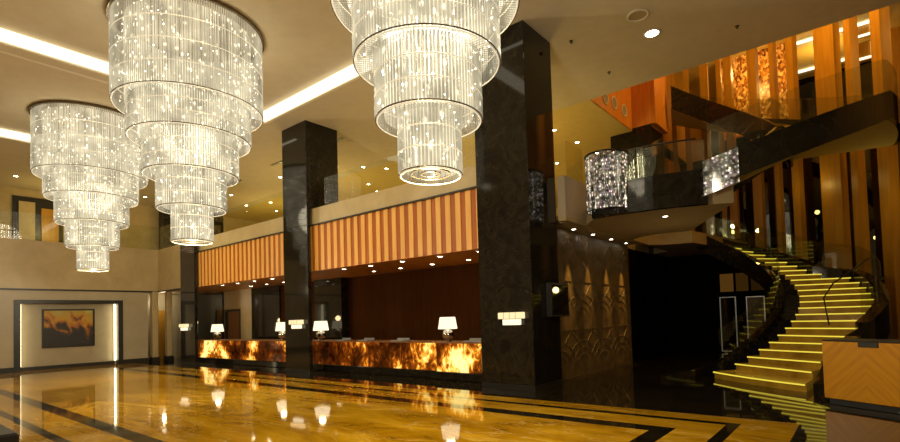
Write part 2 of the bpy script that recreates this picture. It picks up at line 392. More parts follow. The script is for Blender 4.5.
# ------------------------------------------------------------------ backlit onyx desks
def onyx():
    m, nt, out = newmat('backlit_onyx')
    co = coords(nt, (1.15, 1, .85))
    n1 = N(nt, 'ShaderNodeTexNoise'); n1.inputs['Scale'].default_value = 2.6; n1.inputs['Detail'].default_value = 8; n1.inputs['Roughness'].default_value = .62; n1.inputs['Distortion'].default_value = 2.6
    nt.links.new(co, n1.inputs['Vector'])
    n2 = N(nt, 'ShaderNodeTexNoise'); n2.inputs['Scale'].default_value = .8; n2.inputs['Detail'].default_value = 3
    nt.links.new(co, n2.inputs['Vector'])
    ad = N(nt, 'ShaderNodeMath', operation='MULTIPLY_ADD'); nt.links.new(n2.outputs[0], ad.inputs[0]); ad.inputs[1].default_value = 1.9; nt.links.new(n1.outputs[0], ad.inputs[2])
    rp = ramp(nt, [(.0, (.02, .003, 0)), (.26, (.14, .025, .002)), (.44, (.36, .075, .004)), (.54, (.75, .20, .008)), (.60, (1, .50, .05)), (.75, (1, .78, .26))], None)
    sb = N(nt, 'ShaderNodeMapRange'); sb.inputs['From Min'].default_value = 1.08; sb.inputs['From Max'].default_value = 1.98
    nt.links.new(ad.outputs[0], sb.inputs[0]); nt.links.new(sb.outputs[0], rp.inputs[0])
    st = N(nt, 'ShaderNodeMapRange'); st.inputs['From Min'].default_value = .3; st.inputs['From Max'].default_value = .8; st.inputs['To Min'].default_value = .6; st.inputs['To Max'].default_value = 1.9
    nt.links.new(sb.outputs[0], st.inputs[0])
    e = N(nt, 'ShaderNodeEmission'); nt.links.new(rp.outputs[0], e.inputs[0]); nt.links.new(st.outputs[0], e.inputs[1])
    g = N(nt, 'ShaderNodeBsdfGlossy'); g.inputs['Roughness'].default_value = .1
    mx = N(nt, 'ShaderNodeMixShader'); mx.inputs[0].default_value = .05; nt.links.new(e.outputs[0], mx.inputs[1]); nt.links.new(g.outputs[0], mx.inputs[2])
    nt.links.new(mx.outputs[0], out.inputs[0]); return m
M['onyx'] = onyx()
def desk(x0, x1, yf, label, joints):
    e = empty('reception_desk', ((x0 + x1) / 2, yf - .4, 0), 0, label, 'reception desk', 'backlit onyx reception desks')
    a = MB(); xx = [x0] + joints + [x1]
    for p, q in zip(xx, xx[1:]): a.bevbox(p + .004, q - .004, yf - .05, yf, .24, 1.06, .004)
    part('onyx_front', a, M['onyx'], e)
    a = MB(); a.bevbox(x0, x1, yf - .85, yf + .04, 1.06, 1.09, .01); part('worktop', a, M['door'], e)
    a = MB(); a.box(x0 + .02, x1 - .02, yf - .8, yf - .05, .05, 1.06); part('carcass', a, M['blackmat'], e)
    a = MB(); a.bevbox(x0, x1, yf - .8, yf + .12, 0, .24, .02); part('plinth', a, M['black'], e)
desk(10.05, 16.74, -11.25, 'long backlit amber onyx desk between the middle and near columns', [12.2, 14.4])
desk(7.76, 10.04, -11.10, 'short backlit onyx desk section beside the huge near column', [8.9])
desk(17.0, 26.15, -11.25, 'backlit amber onyx desk between the far and middle columns', [19.2, 21.5, 23.8])

# lamps on the desks
def lamp(x, label):
    y = -11.55; z = 1.09
    e = empty('table_lamp', (x, y, z), 0, label, 'table lamp', 'table lamps on the onyx desks')
    a = MB(); a.lathe([(0, 0), (.11, 0), (.11, .02), (.04, .03), (.03, .06), (0, .06)], (x, y, z), 24); part('foot', a, M['chrome'], e)
    a = MB(); a.lathe([(0.001, -.18)] + [(.18 * math.cos(t), .18 * math.sin(t)) for t in [R(q) for q in range(-75, 90, 15)]] + [(.001, .18)], (x, y, z + .2), 24); part('ball_base', a, M['chrome'], e)
    a = MB(); a.tube([(x, y, z + .34), (x, y, z + .72)], .012); part('stem', a, M['metal'], e)
    a = MB(); a.lathe([(.295, 0), (.235, .36), (.225, .36), (.285, 0)], (x, y, z + .38), 32, closed=True); part('lamp_shade', a, M['shade'], e)
    l = bpy.data.lights.new('lamp_glow', 'POINT'); l.energy = 14; l.color = (1, .72, .36); l.shadow_soft_size = .12
    lo = link(bpy.data.objects.new('lamp_glow', l)); lo.location = (x, y, z + .85)
lamp(9.95, 'white-shaded table lamp on the short desk section by the near column')
lamp(16.36, 'white-shaded table lamp just right of the middle column')
lamp(19.0, 'white-shaded table lamp half hidden behind the middle column')
lamp(24.75, 'white-shaded table lamp at the far end of the far desk')
def tray(x, wd, label):
    e = empty('desk_tray', (x, -11.4, 1.09), 0, label, 'tray', 'low grey trays on the near desks')
    a = MB(); a.bevbox(x - wd / 2, x + wd / 2, -11.55, -11.25, 1.09, 1.13, .01); part('base', a, M['grey'], e)
    a = MB(); a.bevbox(x - wd / 2, x + wd / 2, -11.6, -11.55, 1.09, 1.19, .01); part('upstand', a, M['grey'], e)
tray(8.75, .75, 'wide low grey tray beside the near column')
tray(11.9, .55, 'low grey tray on the onyx desk, next along from the near lamp')
tray(13.6, .5, 'low grey tray near the middle of the long onyx desk')
tray(14.85, .45, 'low grey tray at the column end of the long onyx desk')

# ------------------------------------------------------------------ painting
def painting_mat():
    m, nt, out = newmat('abstract_canvas'); co = coords(nt, (1, 1, 1))
    sx = N(nt, 'ShaderNodeSeparateXYZ'); nt.links.new(co, sx.inputs[0])
    nz = N(nt, 'ShaderNodeTexNoise'); nz.inputs['Scale'].default_value = 1.5; nz.inputs['Detail'].default_value = 6; nz.inputs['Distortion'].default_value = .9; nt.links.new(co, nz.inputs['Vector'])
    mz = N(nt, 'ShaderNodeMapRange'); mz.inputs['From Min'].default_value = 1.05; mz.inputs['From Max'].default_value = 2.7; mz.inputs['To Min'].default_value = -.28; mz.inputs['To Max'].default_value = .30; nt.links.new(sx.outputs[2], mz.inputs[0])
    my = N(nt, 'ShaderNodeMapRange'); my.inputs['From Min'].default_value = -5.8; my.inputs['From Max'].default_value = -7.6; my.inputs['To Min'].default_value = -.10; my.inputs['To Max'].default_value = .10; nt.links.new(sx.outputs[1], my.inputs[0])
    a1 = N(nt, 'ShaderNodeMath', operation='ADD'); nt.links.new(mz.outputs[0], a1.inputs[0]); nt.links.new(my.outputs[0], a1.inputs[1])
    a2 = N(nt, 'ShaderNodeMath', operation='ADD'); nt.links.new(a1.outputs[0], a2.inputs[0]); nt.links.new(nz.outputs[0], a2.inputs[1])
    rp = ramp(nt, [(.0, (.02, .012, .006)), (.49, (.02, .018, .016)), (.55, (.06, .03, .012)), (.60, (.34, .10, .01)), (.70, (.50, .25, .015)), (.8, (.42, .28, .04)), (1, (.5, .4, .1))], a2.outputs[0])
    b = N(nt, 'ShaderNodeBsdfPrincipled'); b.inputs['Roughness'].default_value = .5; nt.links.new(rp.outputs[0], b.inputs['Base Color'])
    nt.links.new(rp.outputs[0], b.inputs['Emission Color']); b.inputs['Emission Strength'].default_value = .12
    nt.links.new(b.outputs[0], out.inputs[0]); return m
X = 29.6
e = empty('framed_painting', (X - .03, -6.7, 1), 0, 'abstract painting of dark clouds on orange and yellow in a black frame', 'painting')
a = MB(); y0, y1, z0, z1 = -7.86, -5.86, .97, 2.76
a.box(X - .09, X, y0, y1, z0, z0 + .07); a.box(X - .09, X, y0, y1, z1 - .07, z1); a.box(X - .09, X, y0, y0 + .07, z0 + .07, z1 - .07); a.box(X - .09, X, y1 - .07, y1, z0 + .07, z1 - .07)
part('frame', a, M['band'], e)
a = MB(); a.box(X - .05, X - .01, y0 + .07, y1 - .07, z0 + .07, z1 - .07); part('canvas', a, painting_mat(), e)

# ------------------------------------------------------------------ glass balustrades of the gallery
def pane_run(root, pts, z0, z1, mat, cap=None, th=.02, n=1):
    for (p, q) in zip(pts, pts[1:]):
        a = MB(); dx, dy = q[0] - p[0], q[1] - p[1]; L = math.hypot(dx, dy); g = .012 / L
        c = ((p[0] + q[0]) / 2, (p[1] + q[1]) / 2)
        a.obox(c, L * (1 - 2 * g), th, z0, z1, math.atan2(dy, dx)); part('glass_pane', a, mat, root)
def lerp(a, b, n): return [(a[0] + (b[0] - a[0]) * i / n, a[1] + (b[1] - a[1]) * i / n) for i in range(n + 1)]
e = empty('glass_balustrade', (11.4, YG - .1, 5.83), 0, 'clear glass balustrade on the parapet above the near reception desk', 'balustrade', 'glass balustrades of the upper gallery')
pane_run(e, lerp((7.75, YG - .13), (15.15, YG - .13), 4), 5.83, 6.85, M['glass'])
e = empty('glass_balustrade', (20.4, YG - .1, 5.83), 0, 'clear glass balustrade on the parapet above the far reception desk', 'balustrade', 'glass balustrades of the upper gallery')
pane_run(e, lerp((16.75, YG - .13), (23.9, YG - .13), 4), 5.83, 6.85, M['glass'])
e = empty('glass_balustrade', (29.1, -5, 5.83), 0, 'clear glass balustrade on the parapet above the painting', 'balustrade', 'glass balustrades of the upper gallery')
pane_run(e, lerp((29.12, YG - .1), (29.12, 3.0), 7), 5.83, 7.05, M['glass'])
pane_run(e, lerp((25.7, YG - .13), (29.1, YG - .13), 2), 5.83, 7.05, M['glass'])
e = empty('glass_balustrade', (6.0, -12.2, 5.38), 0, 'clear glass balustrade on the grey parapet beside the huge near column', 'balustrade', 'glass balustrades of the upper gallery')
pane_run(e, [(6.01, -11.95), (6.01, -12.95)], 5.38, 6.4, M['glass'])

# ------------------------------------------------------------------ relief wall beside the column
def relief_mat():
    m, nt, out = newmat('carved_stone'); co = coords(nt, (1, 1, 1))
    b = N(nt, 'ShaderNodeBsdfPrincipled'); b.inputs['Roughness'].default_value = .42
    nz = N(nt, 'ShaderNodeTexNoise'); nz.inputs['Scale'].default_value = 3; nz.inputs['Detail'].default_value = 7; nt.links.new(co, nz.inputs['Vector'])
    rp = ramp(nt, [(.3, (.10, .065, .028)), (.7, (.24, .16, .07))], nz.outputs[0]); nt.links.new(rp.outputs[0], b.inputs['Base Color'])
    bp = N(nt, 'ShaderNodeBump'); bp.inputs['Strength'].default_value = .35; bp.inputs['Distance'].default_value = .05; nt.links.new(nz.outputs[0], bp.inputs['Height']); nt.links.new(bp.outputs[0], b.inputs['Normal'])
    nt.links.new(b.outputs[0], out.inputs[0]); return m
M['relief'] = relief_mat()
e = empty('relief_wall', (6.6, -14.8, 0), 0, 'carved stone relief wall lit by small spotlights beside the near column', 'relief wall')
a = MB(); a.box(6.6, 6.9, -17.75, -11.6, 0, 4.22); part('stone_panel', a, M['relief'], e)
a = MB()
for k in range(4):                       # stacked fans of arcs with crossing chevrons
    yc = -12.35 - k * 1.46
    for z0_ in (.35, 1.75, 3.05):
        for rr_ in (.35, .62, .9):
            pts = []
            for q in range(15):
                t = R(20 + 140 * q / 14); y, z = yc - rr_ * math.cos(t) * 1.05, z0_ + rr_ * math.sin(t) * .75
                if -17.7 < y < -11.65 and z < 4.15: pts.append((6.6, y, z))
            if len(pts) > 2: a.tube(pts, .011, 6)
        for sg in (-1, 1):
            a.tube([(6.6, max(-17.7, min(-11.65, yc + sg * .1)), z0_ + .45), (6.6, max(-17.7, min(-11.65, yc + sg * .66)), z0_ + .95)], .013, 6)
for z in (1.35, 2.75):
    a.box(6.585, 6.6, -17.7, -11.95, z - .006, z + .006)
part('carved_ribs', a, M['relief'], e)
# soffit strip over the relief wall
g = MB(); g.box(6.12, 6.9, -17.6, -11.9, 4.22, 4.32); g.box(5.9, 6.12, -13.0, -11.62, 4.22, 4.32); struct('ceiling_soffit_right', g, M['soffit'])
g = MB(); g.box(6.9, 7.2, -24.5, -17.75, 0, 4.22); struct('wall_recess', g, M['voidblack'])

# ------------------------------------------------------------------ downlights
def make_down(r=.11):
    e = empty('ceiling_downlight'); a = MB()
    a.lathe([(r * 1.35, 0), (r * 1.35, -.015), (r, -.02), (r, 0)], (0, 0, 0), 20, closed=True); a.build('trim_ring', M['white_trim'], e)
    a = MB(); a.lathe([(0.001, -.012), (r, -.012)], (0, 0, 0), 20, smooth=False); a.f = [f[::-1] for f in a.f]; a.build('lens', M['lampwhite'], e)
    return e
proto = make_down(); used = [False]
def down(x, y, z, label, group, sc=1):
    o = copy_tree(proto); o.location = (x, y, z); o.scale = (sc, sc, 1); tag(o, label, 'downlight', group); return o
gal = [(9.1, -17.2), (9.06, -19.1), (9.04, -21.0), (11.06, -21.07), (18.4, -13.4), (18.0, -15.2), (20.1, -17.3), (17.4, -16.1), (20.9, -18.6), (27.1, -13.5), (28.9, -15.3), (27.2, -15.9), (29.1, -17.4), (22.15, -13.46), (30.4, -5.1), (30.7, -10.5)]
gl = ['first downlight along the gallery ceiling right of the near column', 'second downlight along the gallery ceiling right of the near column', 'third downlight along the gallery ceiling right of the near column', 'downlight low against the near column edge above the grey parapet',
      'gallery ceiling downlight nearest the middle column', 'gallery ceiling downlight behind the middle column in the second row', 'gallery ceiling downlight in the third row seen right of the middle column', 'gallery ceiling downlight under the lowest tier of the nearest chandelier', 'gallery ceiling downlight farthest back right of the middle column',
      'gallery ceiling downlight above the far desk, nearest the edge', 'gallery ceiling downlight above the far desk, left in the deeper row', 'gallery ceiling downlight above the far desk, middle of the deeper row', 'gallery ceiling downlight above the far desk, deepest of all', 'gallery ceiling downlight against the left edge of the middle column',
      'downlight over the framed doorway on the left upper gallery', 'downlight between the two far chandeliers on the upper gallery']
for (x, y), l in zip(gal, gl): down(x, y, ZC, l, 'downlights of the gallery ceiling', .7)
down(3.96, -12.95, ZC, 'bright downlight in the plain ceiling next to the round vent', 'downlights of the gallery ceiling', 1.5)
k = 0
for row, y in (('front', -10.95), ('back', -12.3)):
    for i, x in enumerate((8.2, 9.65, 11.2, 12.7, 14.1)):
        down(x, y, ZG - .03, '%s downlight of the %s row in the wooden soffit over the near desk' % (('first', 'second', 'third', 'fourth', 'fifth')[i], row), 'downlights of the wooden soffit', .72)
    for i, x in enumerate((18.7, 20.1, 21.5, 22.9)):
        down(x, y, ZG - .03, '%s downlight of the %s row in the wooden soffit over the far desk' % (('first', 'second', 'third', 'fourth')[i], row), 'downlights of the wooden soffit', .72)
for i, y in enumerate((-13.0, -14.3, -15.7, -17.0)):
    down(6.38, y, 4.22, '%s spotlight grazing the carved relief wall, counted from the column' % ('first', 'second', 'third', 'fourth')[i], 'spotlights over the relief wall', .55)
down(3.9, -13.2, 4.25, 'recessed light in the underside of the curved landing', 'downlights of the gallery ceiling', .55)
for o in list(proto.children): bpy.data.objects.remove(o)
bpy.data.objects.remove(proto)
# round vent and sprinklers on the plain ceiling
e = empty('round_ceiling_vent', (3.96, -11.93, ZC), 0, 'round ceiling vent with a pale ring beside the bright downlight', 'vent')
a = MB(); a.lathe([(.26, 0), (.26, -.03), (.21, -.03), (.20, 0)], (3.96, -11.93, ZC), 32, closed=True); part('ring', a, M['white_trim'], e)
a = MB(); a.lathe([(.001, -.008), (.2, -.008)], (3.96, -11.93, ZC), 32); part('grille', a, M['soffit'], e)
for i, (x, y, l) in enumerate([(2.21, -14.08, 'small sprinkler head near the edge of the stair opening'), (5.63, -14.19, 'small sprinkler head in the ceiling above the orange wood corner'), (5.71, -11.9, 'small sprinkler head in the ceiling right of the near column top')]):
    e = empty('sprinkler_head', (x, y, ZC), 0, l, 'sprinkler', 'ceiling sprinkler heads')
    a = MB(); a.lathe([(.05, 0), (.05, -.01), (.015, -.015), (.012, -.05), (.03, -.055), (.03, -.06), (.001, -.06)], (x, y, ZC), 14); part('body', a, M['metal'], e)
for i, (x, y, l) in enumerate([(18.2, -12.2, 'long dark slot diffuser in the gallery ceiling right of the middle column'), (26.5, -12.4, 'long dark slot diffuser in the gallery ceiling above the far desk')]):
    a = MB(); a.box(x - 2.6, x + 2.6, y - .07, y + .07, ZC - .012, ZC - .001); o = a.build('slot_diffuser', M['band']); tag(o, l, 'air vent', 'slot diffusers of the gallery ceiling')

# ------------------------------------------------------------------ chandeliers
def crystal_mat(name, dens, es, spark, warm=(1, .87, .58), vert=.7):
    m, nt, out = newmat(name)
    co = ocoords(nt, (1, 1, vert))
    v = N(nt, 'ShaderNodeTexVoronoi'); v.inputs['Scale'].default_value = 7.5; nt.links.new(co, v.inputs['Vector'])
    sp = N(nt, 'ShaderNodeMapRange'); sp.inputs['From Min'].default_value = .30; sp.inputs['From Max'].default_value = .08; sp.inputs['To Min'].default_value = 0; sp.inputs['To Max'].default_value = spark
    nt.links.new(v.outputs['Distance'], sp.inputs[0])
    nz = N(nt, 'ShaderNodeTexNoise'); nz.inputs['Scale'].default_value = 2.2; nz.inputs['Detail'].default_value = 5; nt.links.new(co, nz.inputs['Vector'])
    bm = N(nt, 'ShaderNodeMapRange'); bm.inputs['From Min'].default_value = .35; bm.inputs['From Max'].default_value = .68; bm.inputs['To Min'].default_value = es * .45; bm.inputs['To Max'].default_value = es * 1.35
    nt.links.new(nz.outputs[0], bm.inputs[0])
    gate = N(nt, 'ShaderNodeSeparateColor'); nt.links.new(v.outputs['Color'], gate.inputs[0])
    gt = N(nt, 'ShaderNodeMath', operation='GREATER_THAN'); gt.inputs[1].default_value = .55; nt.links.new(gate.outputs[0], gt.inputs[0])
    ml = N(nt, 'ShaderNodeMath', operation='MULTIPLY'); nt.links.new(sp.outputs[0], ml.inputs[0]); nt.links.new(gt.outputs[0], ml.inputs[1])
    ad = N(nt, 'ShaderNodeMath', operation='ADD'); nt.links.new(ml.outputs[0], ad.inputs[0]); nt.links.new(bm.outputs[0], ad.inputs[1])
    e = N(nt, 'ShaderNodeEmission'); e.inputs[0].default_value = (*warm, 1); nt.links.new(ad.outputs[0], e.inputs[1])
    t = N(nt, 'ShaderNodeBsdfTransparent'); g = N(nt, 'ShaderNodeBsdfGlossy'); g.inputs['Roughness'].default_value = .08
    m1 = N(nt, 'ShaderNodeMixShader'); m1.inputs[0].default_value = .12; nt.links.new(e.outputs[0], m1.inputs[1]); nt.links.new(g.outputs[0], m1.inputs[2])
    m2 = N(nt, 'ShaderNodeMixShader'); m2.inputs[0].default_value = dens; nt.links.new(t.outputs[0], m2.inputs[1]); nt.links.new(m1.outputs[0], m2.inputs[2])
    nt.links.new(m2.outputs[0], out.inputs[0]); m.cycles.emission_sampling = 'NONE'; return m
M['crystal'] = crystal_mat('crystal_rods', .52, .62, 2.2)
M['core'] = crystal_mat('crystal_core', .72, 1.25, 6.0)
M['under'] = crystal_mat('crystal_underside', .5, .4, .6)
def mirrored_sparkle():  # glints of mirrored chandeliers, painted in as emission
    m, nt, out = newmat('painted_chandelier_glints'); co = coords(nt, (1, 1, 1))
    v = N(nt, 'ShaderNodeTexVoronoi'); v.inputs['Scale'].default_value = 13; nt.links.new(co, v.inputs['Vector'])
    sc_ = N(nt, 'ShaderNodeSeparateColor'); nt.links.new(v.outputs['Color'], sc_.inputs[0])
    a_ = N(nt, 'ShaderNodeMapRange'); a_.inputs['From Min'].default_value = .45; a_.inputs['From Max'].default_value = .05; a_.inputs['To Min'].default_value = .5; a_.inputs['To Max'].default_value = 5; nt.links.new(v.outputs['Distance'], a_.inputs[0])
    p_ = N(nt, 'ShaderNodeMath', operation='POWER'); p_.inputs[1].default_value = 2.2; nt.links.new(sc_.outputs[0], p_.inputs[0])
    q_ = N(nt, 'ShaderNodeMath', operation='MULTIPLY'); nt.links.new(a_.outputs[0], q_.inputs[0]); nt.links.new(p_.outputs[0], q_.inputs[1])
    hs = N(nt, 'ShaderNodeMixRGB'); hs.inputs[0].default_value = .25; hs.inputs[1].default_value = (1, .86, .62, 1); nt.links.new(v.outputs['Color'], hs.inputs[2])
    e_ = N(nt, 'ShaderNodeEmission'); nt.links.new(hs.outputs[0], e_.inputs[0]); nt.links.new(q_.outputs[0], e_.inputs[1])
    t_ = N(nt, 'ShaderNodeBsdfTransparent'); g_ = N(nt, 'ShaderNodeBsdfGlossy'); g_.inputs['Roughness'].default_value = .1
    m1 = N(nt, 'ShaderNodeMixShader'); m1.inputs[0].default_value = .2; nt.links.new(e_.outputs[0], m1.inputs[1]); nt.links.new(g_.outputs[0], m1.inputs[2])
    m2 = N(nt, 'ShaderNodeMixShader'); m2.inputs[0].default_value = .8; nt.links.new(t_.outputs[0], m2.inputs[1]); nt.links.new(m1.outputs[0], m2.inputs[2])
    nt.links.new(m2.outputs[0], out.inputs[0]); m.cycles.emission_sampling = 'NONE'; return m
M['mirrored_sparkle'] = mirrored_sparkle()
M['bulb'] = emis('halogen_bulbs', (1, .88, .62), 14, False)
M['rim'] = plain('chandelier_rim', (.16, .12, .07), .25, .7, noise=.1)
M['rimlite'] = plain('chandelier_hoop', (.8, .7, .5), .2, .6, noise=.05, emit=(1, .88, .62), es=.6)

TR = [1.657, 1.36, 1.059, .77, .454]; TB = [7.14, 6.37, 5.50, 4.67, 3.88]
def make_chandelier():
    root = empty('crystal_chandelier', (0, 0, ZT))
    rnd = random.Random(3)
    a = MB(); a.lathe([(.001, 0), (TR[0] * 1.04, 0), (TR[0] * 1.04, -.07), (TR[0] * .98, -.07), (TR[0] * .98, -.02), (.001, -.02)], (0, 0, 0), 64, smooth=False); a.build('ceiling_plate', M['rim'], root)
    for i, (r, zb) in enumerate(zip(TR, TB)):
        top = (ZT - .05) if i == 0 else TB[i - 1] + .10
        z0, z1 = zb - ZT, top - ZT
        a = MB(); n = int(2 * PI * r / .052); wd = .017
        for k in range(n):
            t = 2 * PI * k / n; c, s = math.cos(t), math.sin(t)
            pts = [(r * c + wd * -s, r * s + wd * c), ((r + .016) * c, (r + .016) * s), (r * c - wd * -s, r * s - wd * c)]
            a.add([(x, y, z0) for x, y in pts] + [(x, y, z1) for x, y in pts], [(0, 1, 4, 3), (1, 2, 5, 4), (2, 0, 3, 5)])
        tier = a.build('crystal_tier', M['crystal'], root)
        # thin hoops round the tier
        nh = 3 if i else 4
        for q in range(1, nh):
            h = MB(); h.torus((0, 0, z0 + (z1 - z0) * q / nh), r + .008, .011, 64, 4); h.build('hoop', M['rimlite'], tier)
        h = MB(); h.torus((0, 0, z0), r + .005, .010, 64, 6); h.build('rim', M['rim'], tier)
        h = MB(); h.torus((0, 0, z0 - .018), r - .02, .010, 64, 5); h.build('rim', M['rimlite'], tier)
        # underside: spokes from this rim to the next tier
        rin = TR[i + 1] if i < 4 else .12
        h = MB(); ns = int(2 * PI * r / .06)
        for k in range(ns):
            t = 2 * PI * (k + .5) / ns; c, s = math.cos(t), math.sin(t); w0, w1 = .014, .014 * max(rin, .2) / r
            h.add([(r * c - w0 * s, r * s + w0 * c, z0 + .015), (r * c + w0 * s, r * s - w0 * c, z0 + .015), (rin * c + w1 * s, rin * s - w1 * c, z0 + .03), (rin * c - w1 * s, rin * s + w1 * c, z0 + .03)], [(0, 1, 2, 3)])
        h.build('crystal_underside', M['under'], tier)
        # inner crystal core
        h = MB(); rc = r * .84; n = int(2 * PI * rc / .085)
        for k in range(n):
            t = 2 * PI * k / n; c, s = math.cos(t), math.sin(t); ww = .034
            h.add([(rc * c - ww * s, rc * s + ww * c, z0 + .05), (rc * c + ww * s, rc * s - ww * c, z0 + .05), (rc * c + ww * s, rc * s - ww * c, z1), (rc * c - ww * s, rc * s + ww * c, z1)], [(0, 1, 2, 3)])
        h.build('crystal_core', M['core'], tier)
        h = MB(); nb = int(34 * r * (z1 - z0)) + 8
        for k in range(nb):
            t = rnd.random() * 2 * PI; rr = r * (.86 + .09 * rnd.random()); z = z0 + .08 + rnd.random() * (z1 - z0 - .12); q = .010 + .010 * rnd.random()
            c = (rr * math.cos(t), rr * math.sin(t), z)
            h.add([(c[0] + q, c[1], c[2]), (c[0], c[1] + q, c[2]), (c[0] - q, c[1], c[2]), (c[0], c[1] - q, c[2]), (c[0], c[1], c[2] + q), (c[0], c[1], c[2] - q)],
                  [(0, 1, 4), (1, 2, 4), (2, 3, 4), (3, 0, 4), (1, 0, 5), (2, 1, 5), (3, 2, 5), (0, 3, 5)])
        o = h.build('bulbs', M['bulb'], tier); o['kind'] = 'stuff'
        if i == 4:
            h = MB(); h.torus((0, 0, z0 + .02), r * .62, .014, 40, 6); h.torus((0, 0, z0 + .02), r * .3, .012, 32, 6); h.build('inner_ring', M['rim'], tier)
    return root
chp = make_chandelier()
chl = ['tiered crystal drum chandelier nearest the black column, its top cut off', 'tiered crystal drum chandelier in the middle of the three', 'tiered crystal drum chandelier hanging farthest away over the painting side']
for i, (x, y) in enumerate(((4.86, -5.36), (12.98, -5.48), (21.3, -5.63))):
    o = chp if i == 0 else copy_tree(chp)
    o.location = (x, y, ZT); o.rotation_euler.z = i * .4; tag(o, chl[i], 'chandelier', 'tiered crystal chandeliers')

# ------------------------------------------------------------------ stair, lower flight
RIS = .18; NS = 25
IN = {1: (3.20, -14.50)}; OUT = {1: (1.04, -12.76), 2: (.98, -13.62), 3: (.84, -14.15), 4: (.66, -14.72), 5: (.47, -15.2)}
RI, RO = 3.3, 5.0
def pin(i): return IN.get(i, P(RI, 122 + 6 * (i - 1)))
def ro(a): return 5.0 if a <= 206 else (4.2 if a >= 214 else 5.0 - (a - 206) * .1)
def pout(i): return OUT.get(i, P(ro(122 + 6 * (i - 1)), 122 + 6 * (i - 1)))
def mixp(a, b, t): return (a[0] + (b[0] - a[0]) * t, a[1] + (b[1] - a[1]) * t)
def riser_mat():
    m, nt, out = newmat('lit_riser_stone')
    co = coords(nt, (1, 1, 1)); nz = N(nt, 'ShaderNodeTexNoise'); nz.inputs['Scale'].default_value = 2.5; nz.inputs['Detail'].default_value = 6; nt.links.new(co, nz.inputs['Vector'])
    rp = ramp(nt, [(.3, (.22, .11, .008)), (.7, (.40, .22, .018))], nz.outputs[0])
    b = N(nt, 'ShaderNodeBsdfPrincipled'); b.inputs['Roughness'].default_value = .2; nt.links.new(rp.outputs[0], b.inputs['Base Color'])
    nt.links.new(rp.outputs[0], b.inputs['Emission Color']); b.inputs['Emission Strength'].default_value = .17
    nt.links.new(b.outputs[0], out.inputs[0]); return m
M['riser'] = riser_mat()
st = empty('curved_staircase', (*P(4.2, 150), 0), 0, 'curved staircase with glowing golden steps rising from the black floor', 'staircase')
def step_poly(i, f_in, f_out, n=4):
    return None
for i in range(1, NS + 1):
    z1 = RIS * i; z0 = max(0, z1 - .30) if i > 1 else 0
    A, B = pin(i), pout(i); C_, D = pin(i + 1), pout(i + 1)
    C_ = mixp(A, C_, 1.12); D = mixp(B, D, 1.12)
    a = MB()
    if i == 1:                               # bowed first riser
        mid = mixp(A, B, .5); nrm = Vector((-(B[1] - A[1]), B[0] - A[0])).normalized()
        front = []
        for k in range(9):
            t = k / 8; p = mixp(A, B, t); bow = .10 * 4 * t * (1 - t)
            nn = Vector((A[1] - B[1], B[0] - A[0])).normalized()
            if nn.dot(Vector((0, 1))) < 0: nn = -nn
            front.append((p[0] + nn[0] * bow, p[1] + nn[1] * bow))
        poly = [D, C_] + front
    else: front = [A, B]; poly = [D, C_] + front
    # ensure ccw
    ar = sum(poly[k][0] * poly[(k + 1) % len(poly)][1] - poly[(k + 1) % len(poly)][0] * poly[k][1] for k in range(len(poly)))
    if ar < 0: poly = poly[::-1]
    a.prism(poly, z0, z1 - .045, 0); s = part('step', a, M['riser'], st)
    # tread slab with a lit nosing
    a = MB(); nn = Vector((A[1] - B[1], B[0] - A[0])).normalized()
    mid = mixp(A, B, .5); back = mixp(C_, D, .5)
    if nn.dot(Vector((mid[0] - back[0], mid[1] - back[1]))) < 0: nn = -nn
    fr2 = [(p[0] + nn[0] * .03, p[1] + nn[1] * .03) for p in front]
    poly2 = [D, C_] + fr2
    ar = sum(poly2[k][0] * poly2[(k + 1) % len(poly2)][1] - poly2[(k + 1) % len(poly2)][0] * poly2[k][1] for k in range(len(poly2)))
    if ar < 0: poly2 = poly2[::-1]
    a.prism(poly2, z1 - .045, z1, 0); a.build('tread', M['riser'], s, None)
    s.children[-1].location = (-st.location[0], -st.location[1], 0)
    a = MB()
    for p, q in zip(front, front[1:]):
        p3 = (p[0] + nn[0] * .031, p[1] + nn[1] * .031); q3 = (q[0] + nn[0] * .031, q[1] + nn[1] * .031)
        dx, dy = q3[0] - p3[0], q3[1] - p3[1]; L = math.hypot(dx, dy)
        a.obox(((p3[0] + q3[0]) / 2 + nn[0] * .006, (p3[1] + q3[1]) / 2 + nn[1] * .006), L, .012, z1 - .040, z1 - .008, math.atan2(dy, dx))
    o = a.build('led_strip', M['led'], s); o.location = (-st.location[0], -st.location[1], 0)

def ang_z(a): return RIS * ((a - 122) / 6 + 1)
def stringer(r0, r1, a0, a1, top, bot, name, mat, root, zf=ang_z, n=None, pre=None):
    rows = []; n = n or int(abs(a1 - a0) / 3)
    if pre: rows += pre
    for k in range(n + 1):
        a = a0 + (a1 - a0) * k / n; z = zf(a)
        zb = max(0, z + bot)
        q0, q1 = (r0(a), r1(a)) if callable(r0) else (r0, r1)
        rows.append([P(q0, a, zb), P(q1, a, zb), P(q1, a, z + top), P(q0, a, z + top)])
    m = MB(); m.wallstrip(rows); return part(name, m, mat, root)
pre = [[(4.35, -13.65, 0), (4.15, -13.45, 0), (4.15, -13.45, .12), (4.35, -13.65, .12)],
       [(3.85, -14.25, 0), (3.68, -14.1, 0), (3.68, -14.1, .22), (3.85, -14.25, .22)]]
stringer(2.72, 2.92, 122, 272, .14, -.55, 'inner_stringer', M['black'], st, pre=pre)
